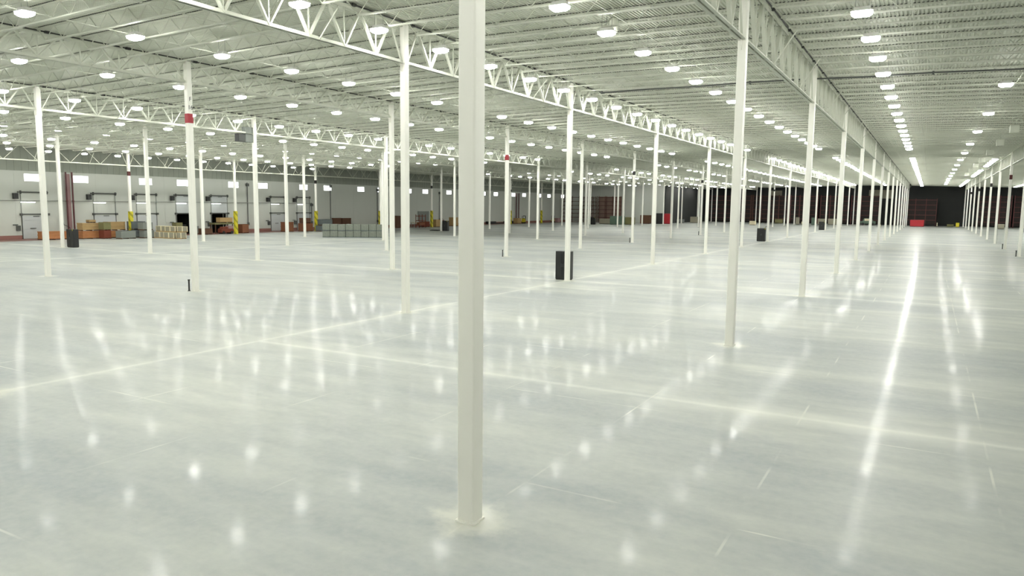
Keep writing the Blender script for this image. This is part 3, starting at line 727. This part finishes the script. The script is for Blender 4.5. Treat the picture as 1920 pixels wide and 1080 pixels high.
crate('carton', 'tan carton beside the far dark pipes', 'carton', -101.5, 182.2, 1.3, 2.2, 1.5, 0, 'tan', False)
crate('carton', 'pinkish trolley load between forklift and brown rack', 'carton', -100.6, 206.0, 1.3, 2.0, 1.3, 0, 'pink', False)

# ------------------------------------------------------------------ pallet racks
def rack(label, X, Y, n, bay, h, levels, mat, fill, axis=0, dep=1.1, load=None, z0=None):
    t = thing('pallet_rack', label, 'rack', (X, Y, 0), axis, 'tall pallet racks along the back')
    for k in range(n+1):
        q = MB()
        for s in (0, dep): q.box(k*bay-.07, k*bay+.07, s-.06, s+.06, 0, h)
        z = .3
        while z < h-1: q.bar((k*bay, 0, z), (k*bay, dep, z+.9), .05); z += 1.1
        obj('upright_frame', q, M[mat], t)
    z0 = z0 or 1.6
    for l in range(levels):
        z = z0 + l*(h-.4-z0)/(levels-1)
        for s in (0, dep):
            q = MB(); q.box(0, n*bay, s-.04, s+.04, z-.13, z); obj('beam', q, M[mat], t)
    if fill:
        q = MB(); q.box(.05, n*bay-.05, dep+.08, dep+.12, .4, h-.2); obj('back_mesh', q, M[fill], t)
    return t
rack('brown pallet rack in the corner, nearest the dock wall', -103.2, 215.2, 2, 2.9, 8.3, 6, 'brownrack', None)
rack('brown pallet rack with closely spaced uprights, second from the corner', -96.6, 216.0, 4, 1.1, 8.2, 6, 'brownrack', None)
rack('pinkish brown pallet rack with backing mesh, third from the corner', -91.6, 216.6, 3, 2.5, 8.3, 6, 'brownrack', 'rackfill')
for X, n, lab in [(-69.5, 3, 'first dark rack after the pale wall panel'), (-60.4, 2, 'dark rack before the pale carton pile'), (-54.0, 4, 'wide dark rack past the pale carton pile'), (-41.5, 3, 'dark rack behind the yellow crate'), (-32.0, 3, 'dark rack behind the white pallets'), (-22.6, 3, 'dark rack behind the green covered vehicle'), (12.4, 3, 'dark rack just past the dark empty wall'), (21.8, 3, 'second dark rack past the dark empty wall'), (31.5, 4, 'third dark rack past the dark empty wall')]:
    rack(lab, X, 265.2, n, 2.9, 9.6, 6, 'maroon' if n == 3 else 'brownrack', 'rackfill_dark')
rack('maroon pallet rack with the red container in front', -9.9, 265.0, 4, 2.9, 8.6, 5, 'maroon', 'rackfill_dark', z0=1.9)
def boxthing(name, label, cat, X, Y, sx, sy, h, mat, group=None):
    t = thing(name, label, cat, (X, Y, 0), 0, group)
    q = MB(); q.box(-sx/2, sx/2, -sy/2, sy/2, .1, h); obj('body', q, M[mat], t, bevel=.05)
    q = MB(); q.box(-sx/2+.1, sx/2-.1, -sy/2+.1, sy/2-.1, 0, .1); obj('base', q, M['black'], t)
    return t
boxthing('waste_container', 'red container before the maroon rack at the aisle end', 'container', -3.2, 253.4, 3.7, 1.8, 2.0, 'redbox')
boxthing('waste_container', 'tall red container at the end of the dark bins', 'container', -69.0, 217.3, 1.8, 1.8, 3.1, 'redbox')
boxthing('waste_container', 'dark green black bin beside the tall red container', 'container', -71.2, 215.8, 2.5, 1.6, 3.2, 'black')
boxthing('waste_container', 'dark brown bin before the pale wall panel', 'container', -74.4, 213.0, 3.0, 1.6, 2.6, 'dkbrown')
boxthing('goods_stack', 'low dark brown heap beside the dark brown bin', 'goods', -78.6, 207.5, 2.6, 1.6, 1.7, 'dkbrown')
boxthing('goods_stack', 'dark green covered stack between the far columns', 'goods', -77.0, 196.5, 3.8, 2.0, 2.4, 'green')
boxthing('goods_stack', 'grey green covered stack leaning beside the dark green one', 'goods', -74.0, 198.5, 2.4, 2.0, 2.1, 'olive')
boxthing('goods_stack', 'pale white covered counter beside the dark green stack', 'goods', -81.0, 200.0, 5.5, 1.4, 1.5, 'palegoods')
boxthing('goods_stack', 'pale carton pile before the dark rack', 'goods', -66.6, 240.0, 3.4, 2.0, 2.0, 'palegoods')
boxthing('goods_stack', 'low grey pile beside the pale carton pile', 'goods', -70.0, 234.0, 2.2, 1.5, 1.2, 'greybox')
boxthing('goods_stack', 'small white topped box behind the widest far column', 'goods', -46.0, 227.5, 1.7, 1.3, 1.2, 'cream')
boxthing('goods_stack', 'yellow pallet load before the dark rack', 'goods', -44.0, 259.5, 2.4, 1.2, 1.4, 'olive')
boxthing('goods_stack', 'upright cream carton near a black-banded column', 'goods', -36.4, 248.0, 1.0, 1.0, 2.3, 'palegoods')
boxthing('goods_stack', 'small white carton beside the upright cream carton', 'goods', -34.8, 249.0, 1.0, 1.0, .9, 'cream')
boxthing('goods_stack', 'olive green carton beside the wide far column', 'goods', -31.2, 245.5, 1.4, 1.2, 2.3, 'green')
boxthing('goods_stack', 'narrower white pallet load behind the small far black cabinet', 'goods', -30.0, 255.0, 2.4, 1.4, 1.9, 'palegoods')
boxthing('goods_stack', 'wider white pallet load behind the small far black cabinet', 'goods', -27.0, 257.0, 2.8, 1.4, 1.9, 'palegoods')
boxthing('goods_stack', 'pale box on the floor across the aisle', 'goods', 17.2, 242.0, 1.5, 1.2, 1.4, 'palegoods')
boxthing('goods_stack', 'yellow drum like box before the dark empty wall', 'goods', 7.4, 257.6, .9, .9, 1.3, 'yellow')
boxthing('goods_stack', 'low olive box beside the yellow one', 'goods', 5.6, 260.0, 1.8, 1.2, .8, 'olive')
boxthing('goods_stack', 'small white box on the floor by the aisle columns', 'goods', -12.4, 236.0, .7, .7, .75, 'cream')
boxthing('guard_post', 'short white guard post at the end of the maroon rack', 'post', 2.1, 259.3, .22, .22, 1.2, 'cream')
t = thing('covered_vehicle', 'green covered vehicle between the far aisle columns', 'vehicle', (-16.9, 261.0-2.6, 0))
q = MB(); q.box(-2.2, 2.2, -.9, .9, .5, 1.3); q.quadbox([(-1.5, -.85, 1.3), (1.5, -.85, 1.3), (1.5, .85, 1.3), (-1.5, .85, 1.3), (-1.1, -.7, 2.2), (1.0, -.7, 2.2), (1.0, .7, 2.2), (-1.1, .7, 2.2)]); obj('body', q, M['green'], t, bevel=.1)
q = MB(); q.box(-.95, .85, -.88, -.76, 1.4, 2.05); obj('side_window', q, M['cream'], t)
for sx in (-1.4, 1.4):
    q = MB(); q.tube([(sx, -.9, .42), (sx, .9, .42)], .42, 14); obj('wheel', q, M['black'], t)
